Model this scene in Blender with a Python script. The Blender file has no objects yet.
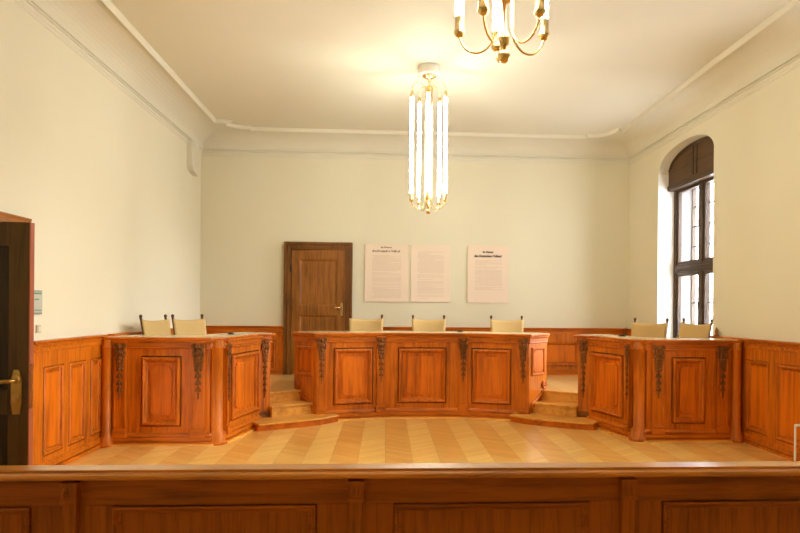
import bpy, bmesh, math, random
from mathutils import Vector, Matrix
random.seed(7)
S = bpy.context.scene
COL = S.collection
PI = math.pi

# ------------------------------------------------------------------ dimensions (metres)
W = 3.614          # half width of the room, x = 0 on its centre line
YB, YF = 10.78, -3.2
ZC = 4.36          # ceiling
ZCOR = 4.08        # cornice
INS = 0.41
PLAT = 0.385
EYE = 1.5

# ------------------------------------------------------------------ materials
def newmat(name):
    m = bpy.data.materials.new(name); m.use_nodes = True
    nt = m.node_tree
    return m, nt, nt.nodes['Principled BSDF']

def nd(nt, t, **kw):
    n = nt.nodes.new(t)
    for k, v in kw.items():
        if k in n.inputs: n.inputs[k].default_value = v
        else: setattr(n, k, v)
    return n

def plain(name, col, rough=.5, metal=0., coat=0., bump=0., bscale=60, vary=0.):
    m, nt, b = newmat(name)
    b.inputs['Base Color'].default_value = (*col, 1)
    b.inputs['Roughness'].default_value = rough
    b.inputs['Metallic'].default_value = metal
    b.inputs['Coat Weight'].default_value = coat
    tc = nd(nt, 'ShaderNodeTexCoord')
    if bump:
        n = nd(nt, 'ShaderNodeTexNoise', Scale=bscale, Detail=4.)
        nt.links.new(tc.outputs['Object'], n.inputs['Vector'])
        bp = nd(nt, 'ShaderNodeBump', Strength=bump, Distance=.01)
        nt.links.new(n.outputs['Fac'], bp.inputs['Height']); nt.links.new(bp.outputs['Normal'], b.inputs['Normal'])
    if vary:
        n = nd(nt, 'ShaderNodeTexNoise', Scale=1.3, Detail=3.)
        nt.links.new(tc.outputs['Object'], n.inputs['Vector'])
        mx = nd(nt, 'ShaderNodeMix'); mx.data_type = 'RGBA'
        mx.inputs[6].default_value = (*[c*(1-vary) for c in col], 1)
        mx.inputs[7].default_value = (*[min(1, c*(1+vary)) for c in col], 1)
        nt.links.new(n.outputs['Fac'], mx.inputs[0]); nt.links.new(mx.outputs[2], b.inputs['Base Color'])
    return m

def wood(name, dark, light, axis='Z', rough=.45, coat=0., scale=1., bump=.12):
    m, nt, b = newmat(name)
    tc = nd(nt, 'ShaderNodeTexCoord')
    mp = nd(nt, 'ShaderNodeMapping')
    big, small = 26*scale, 1.6*scale
    mp.inputs['Scale'].default_value = {'Z': (big, big, small), 'X': (small, big, big), 'Y': (big, small, big)}[axis]
    nt.links.new(tc.outputs['Object'], mp.inputs['Vector'])
    n1 = nd(nt, 'ShaderNodeTexNoise', Scale=1., Detail=5., Roughness=.6, Distortion=.6)
    n2 = nd(nt, 'ShaderNodeTexNoise', Scale=4.5, Detail=2., Roughness=.5)
    n3 = nd(nt, 'ShaderNodeTexNoise', Scale=1.7, Detail=2.)
    nt.links.new(mp.outputs[0], n1.inputs['Vector']); nt.links.new(mp.outputs[0], n2.inputs['Vector'])
    nt.links.new(tc.outputs['Object'], n3.inputs['Vector'])
    ad = nd(nt, 'ShaderNodeMath', operation='MULTIPLY_ADD'); ad.inputs[1].default_value = .35
    nt.links.new(n2.outputs['Fac'], ad.inputs[0]); nt.links.new(n1.outputs['Fac'], ad.inputs[2])
    ad2 = nd(nt, 'ShaderNodeMath', operation='MULTIPLY_ADD'); ad2.inputs[1].default_value = .5
    nt.links.new(n3.outputs['Fac'], ad2.inputs[0]); nt.links.new(ad.outputs[0], ad2.inputs[2])
    cr = nd(nt, 'ShaderNodeValToRGB')
    cr.color_ramp.elements[0].position = .62; cr.color_ramp.elements[0].color = (*dark, 1)
    cr.color_ramp.elements[1].position = 1.15 if False else 1.0; cr.color_ramp.elements[1].color = (*light, 1)
    nt.links.new(ad2.outputs[0], cr.inputs[0]); nt.links.new(cr.outputs[0], b.inputs['Base Color'])
    b.inputs['Roughness'].default_value = rough
    b.inputs['Coat Weight'].default_value = coat; b.inputs['Coat Roughness'].default_value = .25
    b.inputs['Specular IOR Level'].default_value = .32
    bp = nd(nt, 'ShaderNodeBump', Strength=bump, Distance=.004)
    nt.links.new(n1.outputs['Fac'], bp.inputs['Height']); nt.links.new(bp.outputs['Normal'], b.inputs['Normal'])
    return m

def herringbone(name, c1, c2, colw=.27, board=.062, rough=.3):
    """boards laid at 45 degrees in columns that run away from the viewer, mirrored from column to column"""
    m, nt, b = newmat(name); L = nt.links.new
    tc = nd(nt, 'ShaderNodeTexCoord'); sx = nd(nt, 'ShaderNodeSeparateXYZ'); L(tc.outputs['Object'], sx.inputs[0])
    def mth(op, a, bb=None, cc=None):
        n = nd(nt, 'ShaderNodeMath', operation=op)
        for i, v in enumerate((a, bb, cc)):
            if v is None: continue
            if isinstance(v, (int, float)): n.inputs[i].default_value = v
            else: L(v, n.inputs[i])
        return n.outputs[0]
    xs = mth('DIVIDE', sx.outputs[0], colw)
    ci = mth('FLOOR', xs)
    par = mth('FLOORED_MODULO', ci, 2.)
    pp = mth('PINGPONG', sx.outputs[0], colw)
    v = mth('DIVIDE', mth('ADD', sx.outputs[1], mth('MULTIPLY', pp, .75)), board*1.3)
    bi = mth('FLOOR', v)
    fr = mth('FRACT', v)
    gap = mth('LESS_THAN', fr, .05)
    fx = mth('FRACT', xs)
    gap2 = mth('MAXIMUM', mth('LESS_THAN', fx, .012), gap)
    cb = nd(nt, 'ShaderNodeCombineXYZ'); L(ci, cb.inputs[0]); L(bi, cb.inputs[1])
    wn = nd(nt, 'ShaderNodeTexWhiteNoise', noise_dimensions='2D'); L(cb.outputs[0], wn.inputs['Vector'])
    no = nd(nt, 'ShaderNodeTexNoise', Scale=18., Detail=4.); L(tc.outputs['Object'], no.inputs['Vector'])
    f = mth('ADD', mth('MULTIPLY', wn.outputs['Value'], .4), mth('ADD', mth('MULTIPLY', no.outputs['Fac'], .3), mth('MULTIPLY', par, .42)))  # every other column lighter: directional sheen of the boards painted into the colour
    mx = nd(nt, 'ShaderNodeMix'); mx.data_type = 'RGBA'; L(f, mx.inputs[0])
    mx.inputs[6].default_value = (*c1, 1); mx.inputs[7].default_value = (*c2, 1)
    m2 = nd(nt, 'ShaderNodeMix'); m2.data_type = 'RGBA'; L(mth('MULTIPLY', gap2, .6), m2.inputs[0])
    L(mx.outputs[2], m2.inputs[6]); m2.inputs[7].default_value = (*[c*.35 for c in c1], 1)
    L(m2.outputs[2], b.inputs['Base Color'])
    L(mth('ADD', mth('MULTIPLY', wn.outputs['Value'], .05), rough-.02), b.inputs['Roughness'])
    b.inputs['Coat Weight'].default_value = .45; b.inputs['Coat Roughness'].default_value = .16
    return m

def emit(name, col, s):
    m, nt, b = newmat(name)
    b.inputs['Base Color'].default_value = (.9, .9, .9, 1)
    b.inputs['Emission Color'].default_value = (*col, 1); b.inputs['Emission Strength'].default_value = s
    return m

def glass(name, tint=(1, 1, 1), gl=.07):
    m, nt, b = newmat(name)
    out = nt.nodes['Material Output']
    t = nd(nt, 'ShaderNodeBsdfTransparent'); t.inputs[0].default_value = (*tint, 1)
    g = nd(nt, 'ShaderNodeBsdfGlossy', Roughness=.02)
    mx = nd(nt, 'ShaderNodeMixShader'); mx.inputs[0].default_value = gl
    nt.links.new(t.outputs[0], mx.inputs[1]); nt.links.new(g.outputs[0], mx.inputs[2]); nt.links.new(mx.outputs[0], out.inputs[0])
    return m

OD, OL = (.215, .043, .0008), (.59, .150, .003)
M = dict(
    oak=wood('oak_upright', OD, OL, 'Z'),
    oakx=wood('oak_lengthwise', OD, OL, 'X'),
    oaky=wood('oak_sideways', OD, OL, 'Y'),
    field=wood('oak_panel_field', (.31, .060, .0008), (.67, .162, .003), 'Z', scale=.6),
    backing=wood('groove_shade_backing', (.035, .010, .001), (.10, .03, .002), 'Z'),  # shade of the grooves round the panels put into the board colour
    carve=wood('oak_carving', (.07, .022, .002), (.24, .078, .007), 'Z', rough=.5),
    rail=wood('oak_rail', (.32, .09, .005), (.66, .235, .018), 'X', rough=.28, coat=.9),
    barrier=wood('oak_barrier', (.15, .036, .001), (.40, .108, .003), 'X', rough=.45),
    barrierv=wood('oak_barrier_upright', (.15, .036, .001), (.40, .108, .003), 'Z', rough=.45),
    top=wood('oak_top_glare', (.55, .37, .18), (.80, .60, .34), 'X', rough=.22, coat=.6),  # grazing glare on the bench tops put into the colour as paleness
    step=wood('step_wood', (.47, .19, .022), (.78, .40, .07), 'X', rough=.35),
    door=wood('door_wood', (.075, .024, .003), (.21, .078, .010), 'Z', rough=.4),
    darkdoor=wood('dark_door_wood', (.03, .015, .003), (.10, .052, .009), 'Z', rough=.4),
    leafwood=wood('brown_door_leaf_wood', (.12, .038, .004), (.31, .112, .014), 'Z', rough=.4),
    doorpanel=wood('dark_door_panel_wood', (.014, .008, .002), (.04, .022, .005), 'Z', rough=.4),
    oakend=wood('polished_oak_end', OD, OL, 'Z', rough=.25, coat=1.),
    dooredge=wood('door_edge_wood', (.22, .05, .02), (.36, .09, .035), 'Z', rough=.5),
    arch=wood('architrave_wood', (.17, .06, .014), (.34, .13, .03), 'Y', rough=.4),
    winwood=wood('window_wood', (.020, .010, .005), (.07, .038, .017), 'Y', rough=.4),
    winbox=wood('window_header_wood', (.035, .016, .006), (.11, .055, .02), 'Y', rough=.45),
    wall=plain('wall_plaster', (.72, .678, .52), .85, bump=.05, bscale=25, vary=.025),
    ceil=plain('ceiling_plaster', (.67, .64, .525), .9, vary=.02),
    mould=plain('plaster_moulding', (.69, .66, .54), .8),
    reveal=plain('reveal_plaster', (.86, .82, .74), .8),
    floor=herringbone('herringbone_parquet', (.70, .325, .055), (.97, .67, .20)),
    plat=herringbone('platform_parquet', (.66, .38, .11), (.88, .60, .24)),
    brass=plain('polished_brass', (.84, .62, .27), .2, 1., bump=0),
    dbrass=plain('aged_brass', (.55, .34, .09), .32, 1.),
    white=plain('white_enamel', (.82, .78, .70), .4),
    iron=plain('black_iron', (.03, .028, .026), .45, .6),
    fabric=plain('tan_woven_fabric', (.60, .40, .155), .9, bump=.4, bscale=160, vary=.06),
    chairwood=wood('chair_wood', (.05, .018, .006), (.12, .045, .014), 'Z', rough=.4),
    poster=plain('poster_board', (.80, .66, .53), .7, vary=.02),
    ink=plain('poster_heading_ink', (.10, .075, .055), .8),
    fadedink=plain('poster_faded_heading_ink', (.22, .165, .115), .8),
    faintink=plain('poster_small_print_ink', (.64, .51, .40), .8),
    grey=plain('grey_plastic', (.27, .27, .26), .45),
    display=plain('pale_display', (.46, .48, .42), .3),
    green=plain('green_marking', (.09, .26, .13), .5),
    cream=plain('cream_plastic', (.52, .44, .29), .5),
    dark=plain('dark_plastic', (.03, .025, .02), .4),
    wframe=plain('white_lacquer', (.80, .79, .77), .35),
    board=plain('dark_display_board', (.055, .035, .04), .35),
    pot=plain('brown_turned_wood', (.34, .17, .06), .45),
    glass=glass('window_glass'),
    frost=glass('hazy_window_glass', (.93, .95, .97), .1),
    tube=emit('fluorescent_tube', (.98, 1., .855), 29.),
    stone=plain('outside_stone', (.20, .19, .19), .9, vary=.1),
)

# ------------------------------------------------------------------ mesh helpers
class Fr:
    """plan frame: a runs p0->p1, b points to the viewer's side of it, z up"""
    def __init__(s, p0, p1, z=0):
        s.p = Vector(p0[:2]); d = Vector(p1[:2]) - s.p; s.L = d.length; s.e = d/s.L
        s.n = Vector((s.e.y, -s.e.x)); s.z = z
    def P(s, a, b, z):
        q = s.p + s.e*a + s.n*b
        return (q.x, q.y, z + s.z)
WF = Fr((0, 0), (1, 0))          # a = x, b = -y

LOC = {}
class MB:
    def __init__(s): s.v = []; s.f = []; s.sm = set()
    def add(s, vs, fs, smooth=False):
        o = len(s.v); s.v += [tuple(q) for q in vs]
        for f in fs:
            if smooth: s.sm.add(len(s.f))
            s.f.append(tuple(i+o for i in f))
    def box(s, a0, a1, b0, b1, z0, z1, fr=WF):
        vs = [fr.P(a, b, z) for z in (z0, z1) for b in (b0, b1) for a in (a0, a1)]
        s.add(vs, [(0, 1, 3, 2), (4, 6, 7, 5), (0, 4, 5, 1), (2, 3, 7, 6), (0, 2, 6, 4), (1, 5, 7, 3)]); return s
    def wbox(s, x0, x1, y0, y1, z0, z1): return s.box(x0, x1, -y1, -y0, z0, z1)
    def prism(s, pts, z0, z1):
        n = len(pts)
        s.add([(p[0], p[1], z0) for p in pts] + [(p[0], p[1], z1) for p in pts],
              [tuple(range(n))[::-1], tuple(range(n, 2*n))] + [(i, (i+1) % n, n+(i+1) % n, n+i) for i in range(n)]); return s
    def plate(s, fr, pts, b0, b1):
        """outline in the (a,z) plane of a frame, given a thickness b0..b1"""
        n = len(pts)
        s.add([fr.P(p[0], b0, p[1]) for p in pts] + [fr.P(p[0], b1, p[1]) for p in pts],
              [tuple(range(n))[::-1], tuple(range(n, 2*n))] + [(i, (i+1) % n, n+(i+1) % n, n+i) for i in range(n)]); return s
    def rectmould(s, fr, a0, a1, z0, z1, prof):
        """moulding round a rectangle with mitred corners; prof = [(inset, projection)]"""
        rings = [[fr.P(a0+d, h, z0+d), fr.P(a1-d, h, z0+d), fr.P(a1-d, h, z1-d), fr.P(a0+d, h, z1-d)] for d, h in prof]
        vs = [q for r in rings for q in r]; fs = []
        k = len(prof)
        for i in range(k):
            j = (i+1) % k
            for c in range(4):
                d = (c+1) % 4
                fs.append((4*i+c, 4*i+d, 4*j+d, 4*j+c))
        s.add(vs, fs); return s
    def sweep(s, path, prof, closed=False):
        """plan path, profile [(offset to the right-hand side, z)], mitred"""
        n = len(path); P = [Vector(p[:2]) for p in path]; offs = []
        for i in range(n):
            a = P[i-1] if (closed or i > 0) else None
            c = P[(i+1) % n] if (closed or i < n-1) else None
            ns = []
            if a is not None: d = (P[i]-a).normalized(); ns.append(Vector((d.y, -d.x)))
            if c is not None: d = (c-P[i]).normalized(); ns.append(Vector((d.y, -d.x)))
            if len(ns) == 2:
                m = (ns[0]+ns[1]); m = m/max(m.length, 1e-6); m = m/max(m.dot(ns[0]), .3)
            else: m = ns[0]
            offs.append(m)
        k = len(prof); vs = []
        for i in range(n):
            for o, z in prof: q = P[i]+offs[i]*o; vs.append((q.x, q.y, z))
        fs = []
        for i in range(n if closed else n-1):
            j = (i+1) % n
            for c in range(k):
                d = (c+1) % k
                fs.append((k*i+c, k*j+c, k*j+d, k*i+d))
        if not closed: fs += [tuple(range(k)), tuple(range(k*(n-1), k*n))[::-1]]
        s.add(vs, fs); return s
    def lathe(s, x, y, prof, n=20):
        vs = []; k = len(prof)
        for i in range(n):
            t = 2*PI*i/n
            for r, z in prof: vs.append((x+r*math.cos(t), y+r*math.sin(t), z))
        fs = [(k*i+c, k*((i+1) % n)+c, k*((i+1) % n)+c+1, k*i+c+1) for i in range(n) for c in range(k-1)]
        s.add(vs, fs, True)
        o = len(s.v)-len(vs)
        s.f.append(tuple(o+k*i for i in range(n))[::-1]); s.f.append(tuple(o+k*i+k-1 for i in range(n))); return s
    def tube(s, path, r, n=8, rads=None):
        P = [Vector(p) for p in path]; vs = []; k = len(P)
        up = None
        for i in range(k):
            t = (P[min(i+1, k-1)]-P[max(i-1, 0)]).normalized()
            if up is None:
                up = Vector((0, 0, 1)) if abs(t.z) < .9 else Vector((1, 0, 0))
            x = (up - t*up.dot(t))
            if x.length < 1e-4: x = Vector((0, 1, 0)) - t*t.y
            x.normalize(); up = x; y = t.cross(x)
            rr = rads[i] if rads else r
            for j in range(n):
                q = P[i]+x*(rr*math.cos(2*PI*j/n))+y*(rr*math.sin(2*PI*j/n)); vs.append(q)
        fs = [(n*i+j, n*i+(j+1) % n, n*(i+1)+(j+1) % n, n*(i+1)+j) for i in range(k-1) for j in range(n)]
        s.add(vs, fs, True)
        s.add([vs[j] for j in range(n)], [tuple(range(n))[::-1]]); s.add([vs[n*(k-1)+j] for j in range(n)], [tuple(range(n))]); return s
    def blob(s, fr, a, b, z, ra, rb, rz, rot=0., n=8, m=6):
        vs = []; fs = []
        for i in range(m+1):
            ph = PI*i/m
            for j in range(n):
                t = 2*PI*j/n
                x, y, w = ra*math.sin(ph)*math.cos(t), rb*math.sin(ph)*math.sin(t), rz*math.cos(ph)
                vs.append(fr.P(a+x*math.cos(rot)-w*math.sin(rot), b+y, z+x*math.sin(rot)+w*math.cos(rot)))
        for i in range(m):
            for j in range(n):
                fs.append((n*i+j, n*i+(j+1) % n, n*(i+1)+(j+1) % n, n*(i+1)+j))
        s.add(vs, fs, True); return s
    def build(s, name, mat, parent=None, bevel=0., label=None, kind=None, merge=True):
        off = LOC.get(parent.name, (0, 0, 0)) if parent else (0, 0, 0)
        me = bpy.data.meshes.new(name)
        me.from_pydata([(v[0]-off[0], v[1]-off[1], v[2]-off[2]) for v in s.v], [], s.f)
        for i in s.sm: me.polygons[i].use_smooth = True
        bm = bmesh.new(); bm.from_mesh(me)
        if merge: bmesh.ops.remove_doubles(bm, verts=bm.verts, dist=1e-5)
        bmesh.ops.recalc_face_normals(bm, faces=bm.faces); bm.to_mesh(me); bm.free()
        me.materials.append(mat)
        o = bpy.data.objects.new(name, me); COL.objects.link(o)
        if parent: o.parent = parent
        LOC[o.name] = off
        if bevel:
            bv = o.modifiers.new('edge', 'BEVEL'); bv.width = bevel; bv.segments = 2; bv.limit_method = 'ANGLE'; bv.angle_limit = .7
        if label: o['label'] = label
        if kind: o['kind'] = kind
        return o

def thing(name, label, cat, loc, group=None):
    o = bpy.data.objects.new(name, None); COL.objects.link(o)
    o.empty_display_size = .1; o.location = loc; LOC[o.name] = tuple(loc)
    o['label'] = label; o['category'] = cat
    if group: o['group'] = group
    return o
def tag(o, label, cat, group=None):
    o['label'] = label; o['category'] = cat
    if group: o['group'] = group
    return o
def copy_tree(o, parent=None):
    c = o.copy(); COL.objects.link(c)
    if parent is not None:
        c.parent = parent
    for ch in list(o.children): copy_tree(ch, c)
    return c
def struct(mb, name, mat, parent=None, **k): return mb.build(name, mat, parent, kind=None if parent else 'structure', **k)

# ------------------------------------------------------------------ room shell
T = .6
struct(MB().wbox(-W-T, W+T, YF-.3, YB+.3, -.2, 0), 'floor', M['floor'])
struct(MB().wbox(-W-.3, W+.3, YF-.3, YB+.3, ZC, ZC+.2), 'ceiling', M['ceil'])
struct(MB().wbox(-W-.3, W+.3, YB, YB+.3, 0, ZC), 'wall_back', M['wall'])
struct(MB().wbox(-W-.3, W+.3, YF-.3, YF, 0, ZC), 'wall_front', M['wall'])

# left wall with the doorway of the double door
DY0, DY1, DZ = 3.86, 5.55, 2.04
mb = MB()
mb.wbox(-W-.3, -W, YF, DY0, 0, ZC); mb.wbox(-W-.3, -W, DY1, YB, 0, ZC); mb.wbox(-W-.3, -W, DY0, DY1, DZ, ZC)
struct(mb, 'wall_left', M['wall'])

# right wall with three arched window openings
SILL, SPR, RISE = 1.02, 3.585, .305
WINS = [(7.93, 9.60), (4.15, 5.82)]
def archz(y, y0, y1):
    t = (y-(y0+y1)/2)/((y1-y0)/2)
    return SPR + RISE*math.sqrt(max(0, 1-min(1, abs(t))**2.3))
mb = MB(); N = 24
ys = [YF] ; cuts = []
segs = []
prev = YB
for (y0, y1) in WINS:
    segs.append((y1, prev)); prev = y0
segs.append((YF, prev))
for a, b in segs: mb.wbox(W, W+T, a, b, 0, ZC)
for (y0, y1) in WINS:
    mb.wbox(W, W+T, y0, y1, 0, SILL)
    yy = [(y0+y1)/2 - (y1-y0)/2*math.cos(PI*i/N) for i in range(N+1)]
    for i in range(N):
        za, zb = archz(yy[i], y0, y1), archz(yy[i+1], y0, y1)
        vs = []
        for x in (W, W+T):
            vs += [(x, yy[i], za), (x, yy[i+1], zb), (x, yy[i+1], ZC), (x, yy[i], ZC)]
        mb.add(vs, [(0, 1, 2, 3), (7, 6, 5, 4), (0, 4, 5, 1), (3, 2, 6, 7)])
struct(mb, 'wall_right', M['wall'], merge=False)

# cove, cornice and ceiling moulding
def ring(d, y0=YF, y1=YB): return [(-W+d, y0+d), (-W+d, y1-d), (W-d, y1-d), (W-d, y0+d)]   # right-hand side = into the room
ZK = 4.325
prof = [(.014, ZCOR-.002), (.014, ZCOR+.012), (.036, ZCOR+.012)]
for i in range(11):
    t = PI/2*i/10
    prof.append((.04+(INS-.04)*(1-math.cos(t)), ZCOR+.022+(ZK-ZCOR-.022)*math.sin(t)))
prof += [(INS, ZC+.01), (0., ZC+.01), (0., ZCOR-.002)]
cv = MB().sweep(ring(0), prof, True)
o = struct(cv, 'trim_1', M['ceil']);
for p in o.data.polygons: p.use_smooth = False
mb = MB().sweep(ring(0), [(0, ZCOR), (.034, ZCOR), (.034, ZCOR-.016), (.016, ZCOR-.022), (.014, ZCOR-.05), (.007, ZCOR-.055), (.006, ZCOR-.085), (0, ZCOR-.09)], True)
struct(mb, 'trim_2', M['mould'])
# ceiling moulding: straight runs with a scalloped step in each corner
def corner(sx, top):
    c = []
    c += [(sx*3.2, 9.98), (sx*3.07, 9.98)]
    for i in range(9):
        t = PI/2*i/8
        c.append((sx*(2.75+.32*math.cos(t)), 9.98+.31*math.sin(t)))
    c += [(sx*2.75, YB-INS)]
    return c
cl, crr = corner(-1, 1), corner(1, 1)[::-1]
path = [(-3.2, YF+INS)] + cl + crr + [(3.2, YF+INS)]
# path goes up the left side, along the back, down the right: right-hand side is the room
mb = MB().sweep(path, [(-.006, ZK-.004), (0, ZK-.014), (.012, ZK-.018), (.024, ZK-.013), (.03, ZK-.002), (.042, ZK+.012), (.05, ZC-.004), (.05, ZC+.004), (-.006, ZC+.004)], True)
struct(mb, 'trim_3', M['mould'])
for sx in (-1, 1):   # plaster filling between scallop and cove corner
    c = corner(sx, 1)
    mb = MB().prism([(sx*3.22, 9.98)] + c[1:] + [(sx*2.75, YB-INS+.02), (sx*3.22, YB-INS+.02)], ZK-.002, ZC+.004)
    struct(mb, 'trim_%d' % (4 if sx < 0 else 5), M['ceil'])

# ------------------------------------------------------------------ oak panelling on the walls
def panelling(name, fr, z0, runs, L0, L1, zt=1.187, capm='oakx', panm='field', stm='oak'):
    """runs = [(a0,a1)] panels; built as one trim with its cap, skirting and panels as parts"""
    root = MB().box(L0, L1, 0, .012, z0, zt-.05, fr)
    aa = L0
    for a0, a1 in sorted(runs):
        root.box(aa, a0, .011, .04, z0, zt-.05, fr); root.box(a0, a1, .011, .04, z0, z0+.15, fr); root.box(a0, a1, .011, .04, zt-.235, zt-.05, fr); aa = a1
    root.box(aa, L1, .011, .04, z0, zt-.05, fr)
    o = struct(root, name, M[stm], merge=False)
    c = MB()
    a, b = fr.P(L0, 0, 0), fr.P(L1, 0, 0)
    c.sweep([a, b], [(0, zt), (.078, zt), (.082, zt-.008), (.076, zt-.02), (.046, zt-.022), (.046, zt-.032), (.06, zt-.032), (.056, zt-.052), (.044, zt-.052), (.044, zt-.062), (.052, zt-.062), (.052, zt-.1), (.03, zt-.105), (0, zt-.105)])
    c.build('cap_rail', M[capm], o)
    c = MB().sweep([a, b], [(0, z0), (.07, z0), (.07, z0+.03), (.044, z0+.034), (.044, z0+.044), (.058, z0+.044), (.058, z0+.085), (.046, z0+.1), (.03, z0+.105), (0, z0+.105)])
    c.build('skirting', M[capm], o)
    for a0, a1 in runs:
        p = MB().rectmould(fr, a0, a1, z0+.15, zt-.235, [(.009, .011), (.009, .042), (.02, .05), (.032, .044), (.036, .034), (.036, .03), (.05, .022), (.052, .011)])
        p.build('panel_moulding', M[stm], o)
        f = MB().box(a0+.064, a1-.064, .011, .03, z0+.15+.064, zt-.235-.064, fr)
        f.build('panel_field', M[panm], o, bevel=.002)
    return o
# left wall: runs from the double door to the bench and on to the back wall (frame: a = +y)
FL = Fr((-W, 0), (-W, 1))
panelling('trim_6', FL, 0, [(5.86, 6.22), (6.32, 6.67), (6.77, 7.02)], 5.655, 7.1)
panelling('trim_7', FL, PLAT, [(7.4, 8.1), (8.25, 8.95), (9.1, 9.8), (9.95, 10.6)], 7.26, YB)
FRR = Fr((W, YB), (W, YB-1))     # right wall, a runs towards the camera
panelling('trim_8', FRR, 0, [(YB-7.08, YB-6.66), (YB-6.53, YB-5.95), (YB-5.82, YB-5.24), (YB-5.11, YB-4.53), (YB-4.4, YB-3.82)], YB-7.2, YB-3.4)
panelling('trim_9', FRR, PLAT, [(.2, .95)], .0, YB-9.66)
panelling('trim_12', FRR, PLAT, [], YB-7.88, YB-7.33)
FB = Fr((0, YB), (1, YB))
panelling('trim_10', FB, PLAT, [(-3.5, -2.95), (-2.85, -2.36)], -W+.08, -2.235)
panelling('trim_11', FB, PLAT, [(-1.0, -.15), (-.02, .85), (.98, 1.85), (1.98, 2.75), (2.85, 3.5)], -1.105, W-.08)

# ------------------------------------------------------------------ raised platform
def AB(a, b, s=1):            # stair frame (a along the riser, b up the stair) to plan, left side; s=-1 mirrors
    return ((.809*a-.588*b)*s, .588*a+.809*b)
PB = 8.08
def half(s):
    return [(-s*3.614, 7.30), (-s*2.50, 7.30), (-s*2.40, 7.42), (-s*2.19, 8.30), AB(3.20, PB, s), AB(3.85, PB, s), (-s*1.44, 8.66), (-s*.52, 8.86)]
pl = half(1) + half(-1)[::-1] + [(W, YB), (-W, YB)]
struct(MB().prism(pl, 0, PLAT), 'platform', M['plat'])

# ------------------------------------------------------------------ carving and panels of the benches
def carving(mb, fr, a, zt, b, w=.1, drop=.55):
    """volutes, mask and a hanging garland of husks on a pilaster"""
    k = w/.1
    for s in (-1, 1):     # volutes
        pts = []; rads = []
        for i in range(15):
            t = i/14; ang = PI/2 + s*(-t*3.4*PI); r = .022*k*(1-.8*t)
            pts.append(fr.P(a+s*.030*k+r*math.cos(ang), b+.016, zt-.03+r*math.sin(ang))); rads.append(.0075*k*(1-.45*t))
        mb.tube(pts, .007, 6, rads)
        mb.blob(fr, a+s*.030*k, b+.016, zt-.03, .008*k, .012, .008)
    mb.blob(fr, a, b+.012, zt-.035, .024*k, .026, .032)               # mask
    mb.blob(fr, a, b+.03, zt-.04, .008*k, .016, .012)
    for s in (-1, 1):
        mb.blob(fr, a+s*.034*k, b+.008, zt-.085, .014*k, .014, .034, s*.35)
        mb.blob(fr, a+s*.018*k, b+.012, zt-.10, .012*k, .016, .034, s*.2)
        mb.blob(fr, a+s*.036*k, b+.008, zt-.135, .012*k, .012, .026, -s*.5)
    mb.blob(fr, a, b+.014, zt-.10, .012*k, .02, .045)
    mb.blob(fr, a, b+.012, zt-.16, .024*k, .018, .024)
    for q in range(5):      # leaf mass either side of the upper garland
        zz = zt-.10-.035*q
        for s in (-1, 1): mb.blob(fr, a+s*(.03-.003*q)*k, b+.006, zz, .013*k, .012, .024, s*(.9-.15*q))
        mb.blob(fr, a, b+.008, zz-.012, .014*k, .016, .02)
    z = zt-.2; i = 0; wd = .027
    while z > zt-drop:
        h = .026 if i % 2 == 0 else .02
        if i % 2 == 0:
            for s in (-1, 1): mb.blob(fr, a+s*wd*.7*k, b+.008, z, wd*.5*k, .012, h, s*.45)
            mb.blob(fr, a, b+.012, z-.006, wd*.45*k, .015, h*1.1)
        else:
            mb.blob(fr, a, b+.01, z, wd*.5*k, .013, .014)
        z -= .045 if i % 2 == 0 else .03
        wd *= .95; i += 1
    mb.blob(fr, a, b+.008, z, .006*k, .01, .03)

def pilaster(parent, fr, a, w=.115, z0=.10, zt=1.12, b=0., drop=.55, wide_base=True):
    h = w/2
    m = MB().box(a-h, a+h, b-.01, b+.026, z0, zt, fr)
    m.box(a-h, a-h+.014, b+.02, b+.034, z0+.1, zt-.06, fr); m.box(a+h-.014, a+h, b+.02, b+.034, z0+.1, zt-.06, fr)
    p = m.build('pilaster', M['oak'], parent, bevel=.002)
    e = .012
    q = MB().box(a-h-e, a+h+e, b-.008, b+.05, z0-.01, z0+.045, fr)
    q.plate(Fr(fr.P(a, b, 0), fr.P(a+1, b, 0)), [(-h-e, z0+.045), (h+e, z0+.045), (h+.002, z0+.08), (-h-.002, z0+.08)], -.006, .044)
    q.build('base', M['oakx'], p, bevel=.003)
    q = MB().box(a-h-.012, a+h+.012, b-.008, b+.045, zt-.012, zt+.004, fr); q.box(a-h-.006, a+h+.006, b-.006, b+.038, zt-.022, zt-.012, fr)
    q.build('capital', M['oakx'], p, bevel=.002)
    c = MB(); carving(c, fr, a, zt-.02, b+.026, w*1.02, drop)
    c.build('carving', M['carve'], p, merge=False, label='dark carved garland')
    return p

def notched(a0, a1, z0, z1, r=.04):
    pts = []
    for (cx, cz, t0) in ((a0, z0, PI/2), (a1, z0, PI), (a1, z1, 1.5*PI), (a0, z1, 2*PI)):
        sx = 1 if cx == a0 else -1; sz = 1 if cz == z0 else -1
        arc = []
        for i in range(5):
            t = PI/2*i/4
            arc.append((cx+sx*r*math.cos(t), cz+sz*r*math.sin(t)))
        # walk anticlockwise: choose the order that continues the outline
        if (cx == a0 and cz == z0) or (cx == a1 and cz == z1): arc = arc[::-1]
        # small square shoulders
        pts += arc
    return pts

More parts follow.
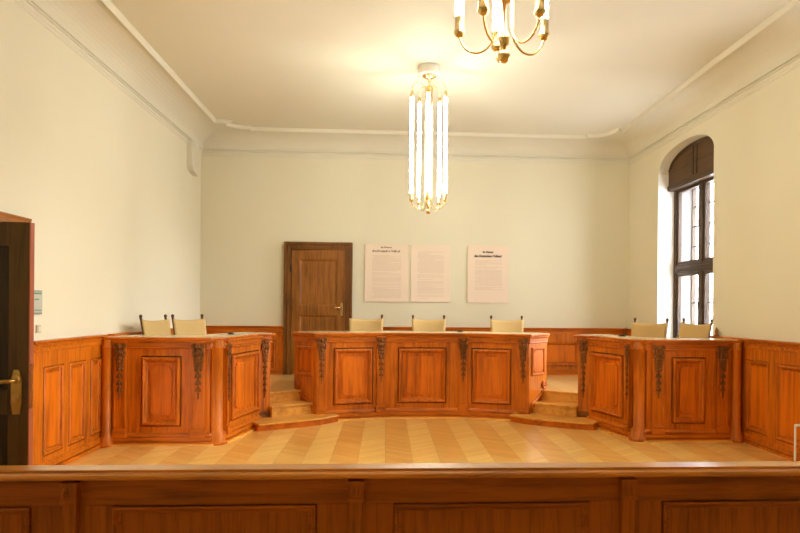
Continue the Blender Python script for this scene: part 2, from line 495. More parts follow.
BK = -.034      # face of the backing board; the framing stands in front of it
def framed(parent, fr, L, openings, z0=0., z1=1.14):
    """stiles and rails in front of the backing board, leaving the panel openings"""
    m = MB(); a = 0.
    for p0, p1, q0, q1 in openings:
        m.box(a, p0, BK-.001, 0, z0, z1, fr)
        m.box(p0, p1, BK-.001, 0, z0, q0, fr); m.box(p0, p1, BK-.001, 0, q1, z1, fr)
        a = p1
    m.box(a, L, BK-.001, 0, z0, z1, fr)
    return m.build('framing', M['oak'], parent, merge=False)
def desk_panel(parent, fr, a0, a1, z0=.20, z1=.963, g=.013):
    m = MB().rectmould(fr, a0+g, a1-g, z0+g, z1-g, [(0, BK), (0, .012), (.008, .026), (.022, .034), (.032, .026), (.036, .016), (.036, .008), (.046, .004), (.058, -.014), (.058, BK)])
    p = m.build('panel', M['oak'], parent)
    i = .058+g
    MB().box(a0+i, a1-i, BK-.001, -.022, z0+i, z1-i, fr).build('panel_ground', M['field'], p)
    wd = a1-a0-2*i
    out = notched(a0+i+.12*wd, a1-i-.12*wd, z0+i+.045, z1-i-.045, min(.035, wd*.1))
    MB().plate(fr, out, -.024, -.004).build('panel_field', M['field'], p, bevel=.004)
    return (a0, a1, z0, z1)

def offset(path, o, closed=False):
    n = len(path); P = [Vector(p[:2]) for p in path]; out = []
    for i in range(n):
        ns = []
        if closed or i > 0: d = (P[i]-P[i-1]).normalized(); ns.append(Vector((d.y, -d.x)))
        if closed or i < n-1: d = (P[(i+1) % n]-P[i]).normalized(); ns.append(Vector((d.y, -d.x)))
        if len(ns) == 2: m = (ns[0]+ns[1]).normalized(); m = m/max(m.dot(ns[0]), .4)
        else: m = ns[0]
        q = P[i]+m*o; out.append((q.x, q.y))
    return out

def slab_top(parent, outer, z1=1.165, name='tabletop'):
    """tabletop outline already includes the overhang"""
    t = MB().prism(outer, z1-.028, z1).build(name, M['oakx'], parent, bevel=.008)
    MB().prism(offset(list(outer), -.022, True), z1-.004, z1+.0025).build('top_surface', M['top'], t, label='pale top surface, glare painted in')
    return t

def frieze(parent, path, zt=1.137):
    """bed moulding under the top and strip below, along the faces"""
    m = MB().sweep(path, [(-.03, zt), (.034, zt), (.04, zt-.012), (.034, zt-.026), (.008, zt-.026), (.008, zt-.036), (.02, zt-.036), (.02, zt-.07), (.004, zt-.07), (.004, zt-.08), (.018, zt-.08), (.02, zt-.09), (.012, zt-.1), (-.03, zt-.1)])
    return m.build('frieze', M['oakx'], parent)

def plinth(parent, path, z0=0.):
    m = MB().sweep(path, [(-.03, z0), (.058, z0), (.058, z0+.03), (.05, z0+.036), (.026, z0+.036), (.026, z0+.046), (.04, z0+.046), (.04, z0+.088), (.014, z0+.088), (.014, z0+.098), (.026, z0+.098), (.022, z0+.115), (.004, z0+.135), (-.03, z0+.135)])
    p = m.build('plinth', M['oakx'], parent)
    MB().sweep(path, [(.05, z0), (.076, z0), (.074, z0+.012), (.066, z0+.019), (.05, z0+.022)]).build('shoe_moulding', M['step'], p)
    return p

# ------------------------------------------------------------------ the judges' bench in the middle
CX = -.04
def shift(pts): return [(x+CX, y) for x, y in pts]
L2, L1, R1, R2 = shift([(-1.42, 8.50), (-.54, 8.76), (.54, 8.76), (1.42, 8.50)])
LS, RS = shift([(-1.75, 8.85), (1.75, 8.85)])
bench = thing('judges_bench', 'long three-sided oak bench between the two flights of steps, under the posters', 'bench', (CX, 9.0, 0))
Th = .05
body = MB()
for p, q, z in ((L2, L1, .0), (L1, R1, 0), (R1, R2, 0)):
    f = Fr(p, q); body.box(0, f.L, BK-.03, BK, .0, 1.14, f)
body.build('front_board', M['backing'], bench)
fl_, fc_, fr_ = Fr(L2, L1), Fr(L1, R1), Fr(R1, R2)
plinth(bench, [L2, L1, R1, R2]); frieze(bench, [LS, L2, L1, R1, R2, RS])
for f, p0, p1 in ((fc_, .5*fc_.L-.335, .5*fc_.L+.335), (fl_, .235, fl_.L-.14), (fr_, .14, fr_.L-.235)):
    framed(bench, f, f.L, [desk_panel(bench, f, p0, p1)])
pilaster(bench, fl_, fl_.L-.03, .12); pilaster(bench, fr_, .03, .12)
pilaster(bench, fl_, .075, .125); pilaster(bench, fr_, fr_.L-.075, .125)
# splayed ends
def bracket(fr, a0, a1, z0, z1):
    m = MB()
    pts = []; rads = []
    for i in range(40):     # S-scroll running down the end of the bench beside the steps
        t = i/39
        if t < .35:
            k = t/.35; ang = -PI*.2 + (1-k)*3.2*PI; r = .012+.05*k
            pts.append(fr.P(a1-.07+r*math.cos(ang), .012, z1-.07+r*math.sin(ang)))
        elif t < .65:
            k = (t-.35)/.3
            p0 = (a1-.07+.062*math.cos(-PI*.2), z1-.07+.062*math.sin(-PI*.2)); p1 = (a0+.05-.045, z0+.06)
            pts.append(fr.P(p0[0]+(p1[0]-p0[0])*k, .012, p0[1]+(p1[1]-p0[1])*k - .02*math.sin(PI*k)))
        else:
            k = (t-.65)/.35; ang = PI + k*2.6*PI; r = .045*(1-.75*k)
            pts.append(fr.P(a0+.05+r*math.cos(ang), .012, z0+.06+r*math.sin(ang)))
        rads.append(.013)
    m.tube(pts, .013, 8, rads); m.blob(fr, a1-.07, .01, z1-.07, .016, .018, .016); m.blob(fr, a0+.05, .01, z0+.06, .014, .018, .014)
    return m
for P, Q, flip in ((LS, L2, 0), (R2, RS, 1)):
    f = Fr(P, Q)
    m = MB().box(0, f.L, -Th, -.0005, .0, 1.14, f)
    e = m.build('end_board', M['oakend'], bench)
    mm = MB().rectmould(f, .07, f.L-.07, .60, .98, [(0, -.004), (0, .012), (.01, .02), (.024, .018), (.034, .006), (.036, -.004)])
    mm.build('panel', M['oak'], e)
    MB().plate(f, notched(.115, f.L-.115, .645, .935, .03), -.004, .007).build('panel_field', M['field'], e, bevel=.003)
    if flip: b = bracket(f, .05, f.L-.02, .16, .52)
    else:
        g = Fr(Q, P); g.n = -g.n
        b = bracket(g, .05, f.L-.02, .16, .52)
    b.build('scroll_bracket', M['oak'], e, merge=False)
ov = .055
tp = offset([LS, L2, L1, R1, R2, RS], ov) + shift([(1.52, 9.22), (.62, 9.45), (-.62, 9.45), (-1.52, 9.22)])
slab_top(bench, tp)

# ------------------------------------------------------------------ the two side benches
def side_bench(s, label, yf):
    root = thing('side_bench', label, 'bench', (s*3.0, 7.6, 0))
    dy = yf-7.12
    A, B, C, D = (s*3.555, 7.12+dy), (s*2.445, 7.12+dy), (s*2.325, 7.26+dy), (s*(2.125 if s < 0 else 2.10), 8.20)
    # outward order: faces are given left-to-right in the picture
    order = [A, B, C, D] if s < 0 else [D, C, B, A]
    segs = [(A, B), (C, D)] if s < 0 else [(B, A), (D, C)]
    fA, fS = Fr(*segs[0]), Fr(*segs[1])
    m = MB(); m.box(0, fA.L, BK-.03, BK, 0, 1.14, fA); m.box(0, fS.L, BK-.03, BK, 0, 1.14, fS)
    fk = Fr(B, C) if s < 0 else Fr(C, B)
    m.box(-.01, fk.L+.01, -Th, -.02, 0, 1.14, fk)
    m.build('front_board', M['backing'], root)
    plinth(root, order); frieze(root, order)
    # front: pilasters near the wall and near the corner, panel between
    if s < 0:
        aw, ac = .17, fA.L-.115; a0, a1 = aw+.21, ac-.185
    else:
        aw, ac = fA.L-.23, .125; a0, a1 = ac+.165, aw-.19
    pilaster(root, fA, aw, .125); pilaster(root, fA, ac, .135); framed(root, fA, fA.L, [desk_panel(root, fA, min(a0, a1), max(a0, a1))])
    # side: narrow pilaster at the corner, panel
    if s < 0: pilaster(root, fS, .05, .075, drop=.6); framed(root, fS, fS.L, [desk_panel(root, fS, .16, fS.L-.06)])
    else: pilaster(root, fS, fS.L-.05, .075, drop=.6); framed(root, fS, fS.L, [desk_panel(root, fS, .06, fS.L-.16)])
    # big rounded corner column and slim column against the wall
    cp = [(.085, 0), (.085, .035), (.07, .045), (.07, .10), (.056, .115), (.06, .13), (.048, .145), (.048, 1.04), (.056, 1.05), (.056, 1.062), (.05, 1.07), (.05, 1.137)]
    mx, my = (B[0]+C[0])/2, (B[1]+C[1])/2
    n = Vector((-s*.76, -.65))*(-.01)
    MB().lathe(mx+n.x, my+n.y, [(r*1.45, z) for r, z in cp], 24).build('corner_column', M['oak'], root)
    MB().lathe(s*(3.525 if s < 0 else 3.49), A[1]-.03, [(r*1.0, z) for r, z in cp], 20).build('wall_column', M['oak'], root)
    # end post at the steps
    if s < 0: pf = Fr((-2.135, 8.20), (-2.135+.15*.809, 8.20+.15*.588))
    else: pf = Fr((2.105-.15*.809, 8.20+.15*.588), (2.105, 8.20))
    pm = MB().box(0, .15, -.15, 0, .095, 1.137, pf).build('end_post', M['oak'], root, bevel=.004)
    MB().box(-.02, .17, -.16, .022, .096, .15, pf).box(-.008, .158, -.155, .01, .15, .17, pf).build('base', M['carve'], pm, bevel=.004, label='dark post base')
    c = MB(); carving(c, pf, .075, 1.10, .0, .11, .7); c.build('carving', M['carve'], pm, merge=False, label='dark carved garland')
    # scroll on the outer flank of the post, under the top
    q = MB(); 
    af = .155 if s < 0 else -.005
    for i, zz in enumerate((1.085, 1.05)): q.blob(pf, af+(.012 if s < 0 else -.012), -.04, zz, .026, .03, .022)
    q.build('scroll', M['oak'], pm, merge=False)
    MB().box(-.012, .162, -.16, .014, 1.095, 1.137, pf).build('capital', M['oakx'], pm, bevel=.003)
    # top
    outl = offset(order, ov)
    pc = pf.P(.075, -.075, 0)
    if s < 0:
        tip = [pf.P(-.03, .045, 0)[:2], pf.P(.20, .045, 0)[:2], pf.P(.20, -.25, 0)[:2]]
        pts = [(-W+.031, outl[0][1])] + outl[1:3] + tip + [(-2.50, 8.60), (-2.72, 7.66), (-W+.031, 7.58)]
    else:
        tip = [pf.P(-.05, -.25, 0)[:2], pf.P(-.05, .045, 0)[:2], pf.P(.18, .045, 0)[:2]]
        pts = tip + outl[1:3] + [(W-.031, outl[3][1]), (W-.031, 7.62), (2.72, 7.70), (2.50, 8.60)]
    slab_top(root, pts)
    return root
side_bench(-1, 'angled oak side bench against the left wall, before the brown door', 7.06)
side_bench(1, 'angled oak side bench beneath the arched window, meeting the right wall panelling', 7.17)

# ------------------------------------------------------------------ steps up to the platform
def steps(s, label):
    root = thing('platform_steps', label, 'steps', (*AB(3.5, 7.6, s), 0), 'short flights of steps')
    dx = -.03 if s < 0 else 0.
    def poly(ab): return [(AB(a, b, s)[0]+dx, AB(a, b, s)[1]) for a, b in ab]
    # lowest step with a serpentine front, wider than the flight
    fr_pts = []
    for i in range(17):
        t = i/16; a = 2.91+1.13*t
        fr_pts.append((a, 7.50 - .07*math.sin(PI*t) + .015*math.sin(2*PI*t)))
    inner = [(4.04, 7.66), (3.845, 7.70), (3.845, 7.90), (3.10, 7.90), (2.91, 7.86)]
    # keep clear of the bench fronts
    MB().prism(poly([(a+.0, b+.03) for a, b in fr_pts]+inner), 0, .072).build('riser', M['oakx'], root)
    MB().prism(poly(fr_pts+inner), .072, .095).build('tread', M['step'], root, bevel=.006)
    MB().prism(poly([(3.235, 7.82), (3.845, 7.82), (3.845, PB), (3.235, PB)]), .095, .215).build('riser', M['step'], root)
    MB().prism(poly([(3.225, 7.795), (3.848, 7.795), (3.848, PB), (3.225, PB)]), .215, .24).build('tread', M['step'], root, bevel=.006)
    MB().prism(poly([(3.22, PB-.012), (3.848, PB-.012), (3.848, PB-.001), (3.22, PB-.001)]), .24, .36).build('riser', M['step'], root)
    MB().prism(poly([(3.21, PB-.035), (3.85, PB-.035), (3.85, PB-.001), (3.21, PB-.001)]), .36, .387).build('nosing', M['step'], root, bevel=.006)
steps(1, 'three pale oak steps in front of the brown door, between the benches')
steps(-1, 'three oak steps between the long bench and the window-side bench')

# ------------------------------------------------------------------ barrier rail across the room
RY = 2.72
bar = thing('barrier', 'dark oak barrier with moulded top rail, crossing the whole room nearest the camera', 'barrier', (0, RY+.05, 0))
FBar = Fr((0, RY), (1, RY))
bx = MB().box(-W+.001, W-.001, -.05, -.012, .0, .76, FBar); bx.build('back_board', M['barrierv'], bar)
MB().box(-W+.001, W-.001, -.012, 0, .672, .7795, FBar).build('upper_rail', M['barrier'], bar, bevel=.002)
MB().box(-W+.001, W-.001, -.012, 0, 0, .14, FBar).build('lower_rail', M['barrier'], bar, bevel=.002)
JX = .575
for x0, x1, nm in ((-W+.001, JX, 0), (JX+.0015, W-.001, 1)):
    c = MB().sweep([(x0, RY), (x1, RY)], [(-.085, .82), (.002, .82), (.004, .816), (.004, .811), (.022, .811), (.034, .805), (.038, .797), (.036, .788), (.028, .783), (.006, .782), (.0, .779), (-.055, .779), (-.06, .79), (-.085, .795)])
    c.build('top_rail', M['rail'], bar)
pit = 1.165
for k in range(-2, 3):
    px = -.667+pit*k
    if abs(px) > W-.1: continue
    # plain stiles either side of the pilaster, then the pilaster with its console
    MB().box(px-.165, px+.16, -.012, 0, .14, .672, FBar).build('stile', M['barrierv'], bar, bevel=.002)
    p = MB().box(px-.0275, px+.0275, -.004, .03, .0, .69, FBar).build('pilaster', M['barrierv'], bar, bevel=.003)
    q = MB().box(px-.032, px+.032, -.004, .045, .69, .703, FBar)
    q.plate(FBar, [(px-.03, .703), (px+.03, .703), (px+.034, .775), (px-.034, .775)], -.003, .042)
    for dx in (-.014, .012):
        q.blob(FBar, px+dx, .042, .735, .008, .012, .022)
    q.build('console', M['barrierv'], p, merge=False)
    if px+pit-.165 < W+.6:
        a0, a1 = px+.16, min(px+pit-.165, W-.05)
        if a1-a0 > .2:
            m = MB().rectmould(FBar, a0, a1, .14, .672, [(.004, -.013), (.004, .012), (.012, .016), (.02, .008), (.022, -.002), (.034, -.006), (.036, -.0125)])
            pn = m.build('panel', M['barrier'], bar)
            MB().box(a0+.03, a1-.03, -.014, -.009, .17, .642, FBar).build('panel_field', M['barrierv'], pn)
a0, a1 = -W+.05, -.667-2*pit-.165
m = MB().rectmould(FBar, a0, a1, .14, .672, [(.004, -.013), (.004, .012), (.012, .016), (.02, .008), (.022, -.002), (.034, -.006), (.036, -.0125)])
pn = m.build('panel', M['barrier'], bar)
MB().box(a0+.03, a1-.03, -.014, -.009, .17, .642, FBar).build('panel_field', M['barrierv'], pn)

# ------------------------------------------------------------------ doors
# double door on the left: frame, one leaf standing open into the room, the other closed
d1 = MB()
d1.wbox(-W-.3, -W+.002, DY0-.001, DY0+.03, 0, DZ); d1.wbox(-W-.3, -W+.002, DY1-.03, DY1+.001, 0, DZ); d1.wbox(-W-.3, -W+.002, DY0, DY1, DZ-.03, DZ+.001)
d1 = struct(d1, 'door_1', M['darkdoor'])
ar = MB().box(DY1, DY1+.1, 0, .03, 0, 2.21, FL).box(DY0-.1, DY0, 0, .03, 0, 2.21, FL).box(DY0, DY1, 0, .035, DZ, 2.21, FL)
ar.build('architrave', M['arch'], d1, bevel=.004)
MB().sweep([FL.P(DY0-.13, 0, 0), FL.P(DY1+.1, 0, 0)], [(0, 2.235), (.04, 2.235), (.044, 2.225), (.035, 2.205), (.03, 2.19), (0, 2.19)]).build('cornice', M['arch'], d1)
LX0, LX1, LY = -W+.04, -2.637, 3.9      # open leaf, perpendicular to the wall
FLf = Fr((LX0, LY-.022), (LX1, LY-.022))
Lw = LX1-LX0
lf = MB()
for a in (0, Lw-.115): lf.box(a, a+.115, -.044, 0, .012, 1.985, FLf)
for z0_, z1_ in ((.012, .24), (.86, 1.0), (1.845, 1.985)): lf.box(.115, Lw-.115, -.044, 0, z0_, z1_, FLf)
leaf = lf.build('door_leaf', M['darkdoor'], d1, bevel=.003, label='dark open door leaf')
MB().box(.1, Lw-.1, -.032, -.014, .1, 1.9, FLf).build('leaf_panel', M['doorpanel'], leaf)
MB().box(Lw, Lw+.006, -.044, 0, .012, 1.985, FLf).build('leaf_edge', M['dooredge'], leaf)
MB().box(Lw+.006, Lw+.009, -.034, -.008, .89, 1.15, FLf).build('lock_plate', M['dbrass'], leaf)
h = MB().plate(FLf, [(Lw-.085, .86), (Lw-.045, .86), (Lw-.035, .93), (Lw-.035, 1.06), (Lw-.05, 1.12), (Lw-.08, 1.12), (Lw-.095, 1.06), (Lw-.095, .93)], 0, .006)
h.blob(FLf, Lw-.065, .008, .955, .02, .01, .03); h.blob(FLf, Lw-.065, .01, 1.065, .024, .014, .03)
h.tube([FLf.P(Lw-.065, .0, 1.06), FLf.P(Lw-.065, .05, 1.06), FLf.P(Lw-.075, .06, 1.06), FLf.P(Lw-.12, .06, 1.055), FLf.P(Lw-.16, .06, 1.063), FLf.P(Lw-.22, .06, 1.063)], .01, 8, [.011, .011, .012, .012, .009, .008])
h.build('handle', M['dbrass'], leaf, merge=False)
lf = MB()
fc2 = Fr((-W-.1, 4.71), (-W-.1, DY1-.03)); 
lf.box(0, fc2.L, -.04, 0, .012, DZ-.035, fc2)
lf.rectmould(fc2, .1, fc2.L-.1, .2, .85, [(0, -.001), (0, .012), (.03, .002), (.03, -.001)]); lf.rectmould(fc2, .1, fc2.L-.1, 1.0, 1.86, [(0, -.001), (0, .012), (.03, .002), (.03, -.001)])
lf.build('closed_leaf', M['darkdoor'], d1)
# lobby wall beyond the open half
struct(MB().wbox(-W-1.4, -W-1.3, 2.8, 6.6, 0, 2.6), 'wall_lobby', M['wall'])

# brown panelled door in the back wall
d2 = MB(); DX0, DX1, DT = -2.235, -1.105, 2.585
fw = .12
for (x0, x1, z0_, z1_) in ((DX0, DX0+fw, PLAT, DT), (DX1-fw, DX1, PLAT, DT), (DX0+fw, DX1-fw, DT-fw, DT)):
    d2.box(x0, x1, 0, .06, z0_, z1_, FB)
for (x0, x1, z0_, z1_) in ((DX0-.0, DX0+.035, PLAT, DT), (DX1-.035, DX1, PLAT, DT), (DX0+.035, DX1-.035, DT-.035, DT)):
    d2.box(x0, x1, .06, .085, z0_, z1_, FB)
for (x0, x1, z0_, z1_) in ((DX0+.055, DX0+.085, PLAT, DT-.055), (DX1-.085, DX1-.055, PLAT, DT-.055), (DX0+.085, DX1-.085, DT-.085, DT-.055)):
    d2.box(x0, x1, .06, .072, z0_, z1_, FB)
d2 = struct(d2, 'door_2', M['darkdoor'] if False else M['door'], bevel=.004)
x0, x1 = DX0+fw+.003, DX1-fw-.003
lf = MB(); st = .13
lf.box(x0, x1, .0, .015, PLAT+.01, DT-fw-.003, FB)
for a, b in ((x0, x0+st), (x1-st, x1)): lf.box(a, b, .0, .035, PLAT+.01, DT-fw-.003, FB)
for za, zb in ((PLAT+.01, PLAT+.22), (1.37, 1.53), (2.30, DT-fw-.003)): lf.box(x0+st, x1-st, 0, .035, za, zb, FB)
lf = lf.build('door_leaf', M['leafwood'], d2, bevel=.004)
for za, zb in ((PLAT+.22, 1.37), (1.53, 2.30)):
    MB().rectmould(FB, x0+st, x1-st, za, zb, [(0, .014), (0, .034), (.012, .03), (.03, .018), (.03, .014)]).build('panel_moulding', M['leafwood'], lf)
hm = MB().box(x1-.075, x1-.035, .034, .042, 1.36, 1.58, FB)
hm.tube([FB.P(x1-.055, .04, 1.5), FB.P(x1-.055, .085, 1.5), FB.P(x1-.07, .092, 1.5), FB.P(x1-.17, .092, 1.5)], .009, 8)
hm.build('handle', M['brass'], lf, merge=False, label='brass lever handle')
hg = MB().lathe(DX0+fw-.004, YB-.075, [(.011, 2.08), (.011, 2.22)], 10); hg.build('hinge', M['iron'], d2)

# ------------------------------------------------------------------ windows (arched opening, dark frame, wooden header)
def window(i, y0, y1):
    XF = W+.28
    F = Fr((XF, y1), (XF, y0)); L = y1-y0     # a runs towards the camera, b into the room
    fm = MB()
    zt = SPR-.01
    for a0, a1 in ((0, .075), (L-.075, L), (L/2-.05, L/2+.05)): fm.box(a0, a1, -.05, .03, SILL, zt, F)
    for z0_, z1_ in ((SILL, SILL+.08), (2.06, 2.19), (3.33, zt)): fm.box(.07, L-.07, -.05, .028, z0_, z1_, F)
    fm.box(.06, L-.06, .025, .05, 2.10, 2.15, F)
    w = struct(fm, 'window_%d' % i, M['winwood'], bevel=.004)
    k = 0
    for a0, a1 in ((.075, L/2-.05), (L/2+.05, L-.075)):
        for z0_, z1_ in ((SILL+.08, 2.06), (2.19, 3.33)):
            c = MB().box(a0, a0+.045, -.04, .012, z0_, z1_, F).box(a1-.045, a1, -.04, .012, z0_, z1_, F).box(a0+.045, a1-.045, -.04, .012, z0_, z0_+.045, F).box(a0+.045, a1-.045, -.04, .012, z1_-.045, z1_, F)
            c = c.build('casement', M['winwood'], w, bevel=.003)
            MB().box(a0+.045, a1-.045, -.018, -.013, z0_+.045, z1_-.045, F).build('pane', M['glass'], c)
            hh = MB().box(a1-.03, a1-.015, .012, .03, (z0_+z1_)/2-.05, (z0_+z1_)/2+.05, F); 
            if k < 4: hh.build('window_catch', M['dbrass'], c)
            k += 1
    # outer frame with thin glazing bars
    XO = W+.55
    G = Fr((XO, y1), (XO, y0))
    of = MB()
    for a0, a1 in ((0, .03), (L-.03, L)): of.box(a0, a1, -.04, .02, SILL, zt, G)
    for z0_, z1_ in ((SILL, SILL+.09), (3.36, zt)): of.box(.03, L-.03, -.04, .02, z0_, z1_, G)
    of = of.build('outer_frame', M['winwood'], w)
    gb = MB()
    for z in (1.62, 2.48, 2.78, 3.08):
        gb.box(.03, L-.03, -.015, .01, z-.011, z+.011, G)
    for a in (.30*L, .70*L): gb.box(a-.011, a+.011, -.014, .009, SILL+.09, 3.36, G)
    gb.build('glazing_bars', M['winwood'], of)
    MB().box(.03, L-.03, -.012, -.008, SILL+.08, 3.37, G).build('pane', M['frost'], of)
    ol = MB()
    for a0, a1 in ((0, .006), (L-.006, L)): ol.plate(Fr((W, y1), (W, y0)), [(a0, SILL), (a1, SILL), (a1, SPR), (a0, SPR)], -.52, -.34)
    ol.build('outer_jamb', M['stone'], w)
    # header box following the arch
    H = Fr((W+.16, y1), (W+.16, y0))
    N = 20
    def outline(inset, zb):
        pts = [(inset, zb)] + [(L-inset, zb)]
        for j in range(N+1):
            a = (L-inset) - (L-2*inset)*j/N
            pts.append((a, archz(y1-a, y0, y1)-.004-inset))
        return pts
    hb = MB().plate(H, outline(.006, 3.36), -.13, 0)
    hb = hb.build('header_box', M['winbox'], w)
    bd = MB().box(.006, L-.006, 0, .016, 3.345, 3.40, H).box(.006, L-.006, -.13, .008, 3.325, 3.345, H)
    bd.box(L/2-.075, L/2-.03, .0, .012, 3.42, archz((y0+y1)/2, y0, y1)-.05, H).box(L/2+.03, L/2+.075, .0, .012, 3.42, archz((y0+y1)/2, y0, y1)-.05, H)
    oa = outline(.012, 3.4)[2:]; ob = outline(.055, 3.4)[2:]
    for j in range(N):
        q = [oa[j], oa[j+1], ob[j+1], ob[j]]
        bd.plate(H, q, 0, .014)
    bd.build('header_moulding', M['winwood'], hb, merge=False)
    # white-painted reveal lining and sill board
    rv = MB()
    for a0, a1 in ((0, .004), (L-.004, L)): rv.plate(Fr((W, y1), (W, y0)), [(a0, SILL), (a1, SILL), (a1, SPR), (a0, SPR)], -.25, -.0)
    rv.build('reveal', M['reveal'], w)
    MB().box(0, L, -.25, .02, SILL-.002, SILL+.02, Fr((W, y1), (W, y0))).build('sill', M['reveal'], w, bevel=.004)
for i, (a, b) in enumerate(WINS): window(i+1, a, b)

# ------------------------------------------------------------------ chairs
def make_chair():
    r = thing('chair', 'x', 'chair', (0, 0, 0), 'fabric-backed chairs behind the benches')
    hw = .226
    for s in (-1, 1):
        # back post leg, leaning back above the seat, with a turned finial
        p = MB().tube([(s*hw, .21, 0), (s*hw, .19, .25), (s*hw, .19, .46), (s*(hw+.006), .225, .72), (s*(hw+.012), .275, .965)], .018, 10, [.015, .017, .019, .017, .016])
        p = p.build('back_post', M['chairwood'], r)
        f = MB().lathe(s*(hw+.013), .279, [(.016, .962), (.012, .972), (.018, .985), (.02, .998), (.014, 1.01), (.004, 1.018)], 12); f.build('finial', M['chairwood'], p)
        MB().tube([(s*hw, -.2, 0), (s*hw, -.2, .2), (s*hw, -.2, .44)], .018, 10, [.015, .017, .019]).build('leg', M['chairwood'], r)
        MB().tube([(s*hw, -.2, .16), (s*hw, .2, .16)], .011, 8).build('stretcher', M['chairwood'], r)
    MB().tube([(-hw, -.2, .26), (hw, -.2, .26)], .012, 8).build('stretcher', M['chairwood'], r)
    sf = MB(); sf.wbox(-hw-.015, hw+.015, -.215, .2, .415, .445); sf.build('seat_frame', M['chairwood'], r, bevel=.004)
    se = MB(); n = 8; vs = []
    for j in range(n+1):
        for i in range(n+1):
            x, y = -1+2*i/n, -1+2*j/n
            vs.append((x*(hw+.018), y*.212-.006, .45+.035*(1-x**4)*(1-y**4)))
    fs = [(j*(n+1)+i, j*(n+1)+i+1, (j+1)*(n+1)+i+1, (j+1)*(n+1)+i) for j in range(n) for i in range(n)]
    se.add(vs, fs, True); o = se.build('seat', M['fabric'], r)
    so = o.modifiers.new('thick', 'SOLIDIFY'); so.thickness = .02
    # sling back: fabric drawn round both posts, top edge sagging a little
    bk = MB(); vs = []; nx, nz = 14, 8
    for j in range(nz+1):
        for i in range(nx+1):
            x = -1+2*i/nx; t = j/nz
            z = .60+.355*t - (.018*(1-x*x)*t) + .012*(1-x*x)*(1-t)
            post = .2+(.275-.2)*max(0, (z-.5)/.465)
            wd = hw+.022+.012*t
            vs.append((x*wd, post-.022+.03*(1-x*x), z))
    fs = [(j*(nx+1)+i, j*(nx+1)+i+1, (j+1)*(nx+1)+i+1, (j+1)*(nx+1)+i) for j in range(nz) for i in range(nx)]
    bk.add(vs, fs, True); o = bk.build('backrest', M['fabric'], r, label='tan woven fabric back')
    so = o.modifiers.new('thick', 'SOLIDIFY'); so.thickness = .014
    return r
ch0 = make_chair()
spots = [(-.84, 9.50, 0, 'fabric-backed chair in front of the brown door, behind the long bench'),
         (.11, 9.50, 0, 'middle chair behind the long bench, below the second poster'),
         (1.315, 9.50, 0, 'fabric-backed chair behind the long bench, below and beside the third poster'),
         (2.68, 8.03, -1.0, 'tan fabric chair standing before the bright window reveal'),
         (3.15, 7.86, -1.29, 'tan fabric chair against the dark window frame at the window-side bench'),
         (-3.06, 7.78, 1.3, 'tan fabric chair next to the left wall at the left side bench'),
         (-2.84, 8.22, 1.03, 'second chair from the left wall at the left side bench')]
for i, (x, y, rz, lab) in enumerate(spots):
    o = ch0 if i == 0 else copy_tree(ch0)
    o.location = (x, y, PLAT); o.rotation_euler = (0, 0, rz); o['label'] = lab

# ------------------------------------------------------------------ chandeliers
def make_chandelier():
    r = thing('chandelier', 'x', 'chandelier', (0, 0, ZC), 'brass chandeliers with five tubes')
    def z(v): return v
    MB().lathe(0, 0, [(.0, ZC), (.128, ZC), (.13, ZC-.01), (.13, ZC-.095), (.122, ZC-.105), (.0, ZC-.105)], 32).build('ceiling_rose', M['white'], r)
    MB().lathe(0, 0, [(0, ZC-.103), (.085, ZC-.105), (.082, ZC-.118), (.05, ZC-.135), (.02, ZC-.14), (.016, ZC-.165), (0, ZC-.165)], 28).build('canopy', M['brass'], r)
    st = MB().lathe(0, 0, [(.010, ZC-.16), (.010, 2.76), (.022, 2.75), (.022, 2.70), (.012, 2.69), (.01, 2.672)], 14)
    st.lathe(0, 0, [(.03, 4.10), (.036, 4.115), (.03, 4.13)], 16); st.lathe(0, 0, [(.034, 2.90), (.038, 2.91), (.034, 2.92)], 16)
    st.build('stem', M['brass'], r, merge=False)
    MB().lathe(0, 0, [(.001, 2.616), (.012, 2.619), (.022, 2.627), (.029, 2.640), (.030, 2.650), (.022, 2.668), (.010, 2.678)], 18).build('finial', M['brass'], r)
    R = .208
    for k in range(5):
        t = 2*PI*k/5; ct, sn = math.cos(t), math.sin(t)
        def P(rr, zz): return (rr*ct, rr*sn, zz)
        ri = .042
        path = [P(R, 4.055)]
        for i in range(1, 13):
            q = PI*i/12; c = (R+ri)/2; rad = (R-ri)/2
            path.append(P(c+rad*math.cos(q), 4.075+.085*math.sin(q)))
        path += [P(ri, 3.6), P(ri, 3.1), P(ri, 2.81)]
        for i in range(1, 15):
            q = PI+PI*i/14; c = (R+ri)/2; rad = (R-ri)/2
            path.append(P(c-rad*math.cos(q-PI), 2.778-.104*math.sin(q-PI)))
        path.append(P(R, 2.785))
        a = MB().tube(path, .0055, 8).build('arm', M['brass'], r)
        MB().lathe(R*ct, R*sn, [(.008, 4.062), (.013, 4.05), (.019, 4.035), (.021, 4.02), (.021, 3.975)], 14).build('tube_cap', M['brass'], a)
        MB().lathe(R*ct, R*sn, [(.021, 2.848), (.021, 2.79), (.025, 2.785), (.025, 2.77), (.016, 2.757), (.007, 2.752)], 14).build('tube_cap', M['brass'], a)
        MB().lathe(R*ct, R*sn, [(.0195, 2.846), (.0195, 3.977)], 14).build('light_tube', M['tube'], r)
    return r
c0 = make_chandelier()
c0.location = (-.055, 7.56, ZC); c0.rotation_euler = (0, 0, -PI/2-math.radians(6)); c0['label'] = 'complete brass chandelier of five lit tubes hanging before the posters'
c1 = copy_tree(c0); c1.location = (-.022, 2.88, ZC); c1.rotation_euler = (0, 0, PI/2); c1['label'] = 'nearer brass chandelier cut off by the top edge, only its lower ends showing'

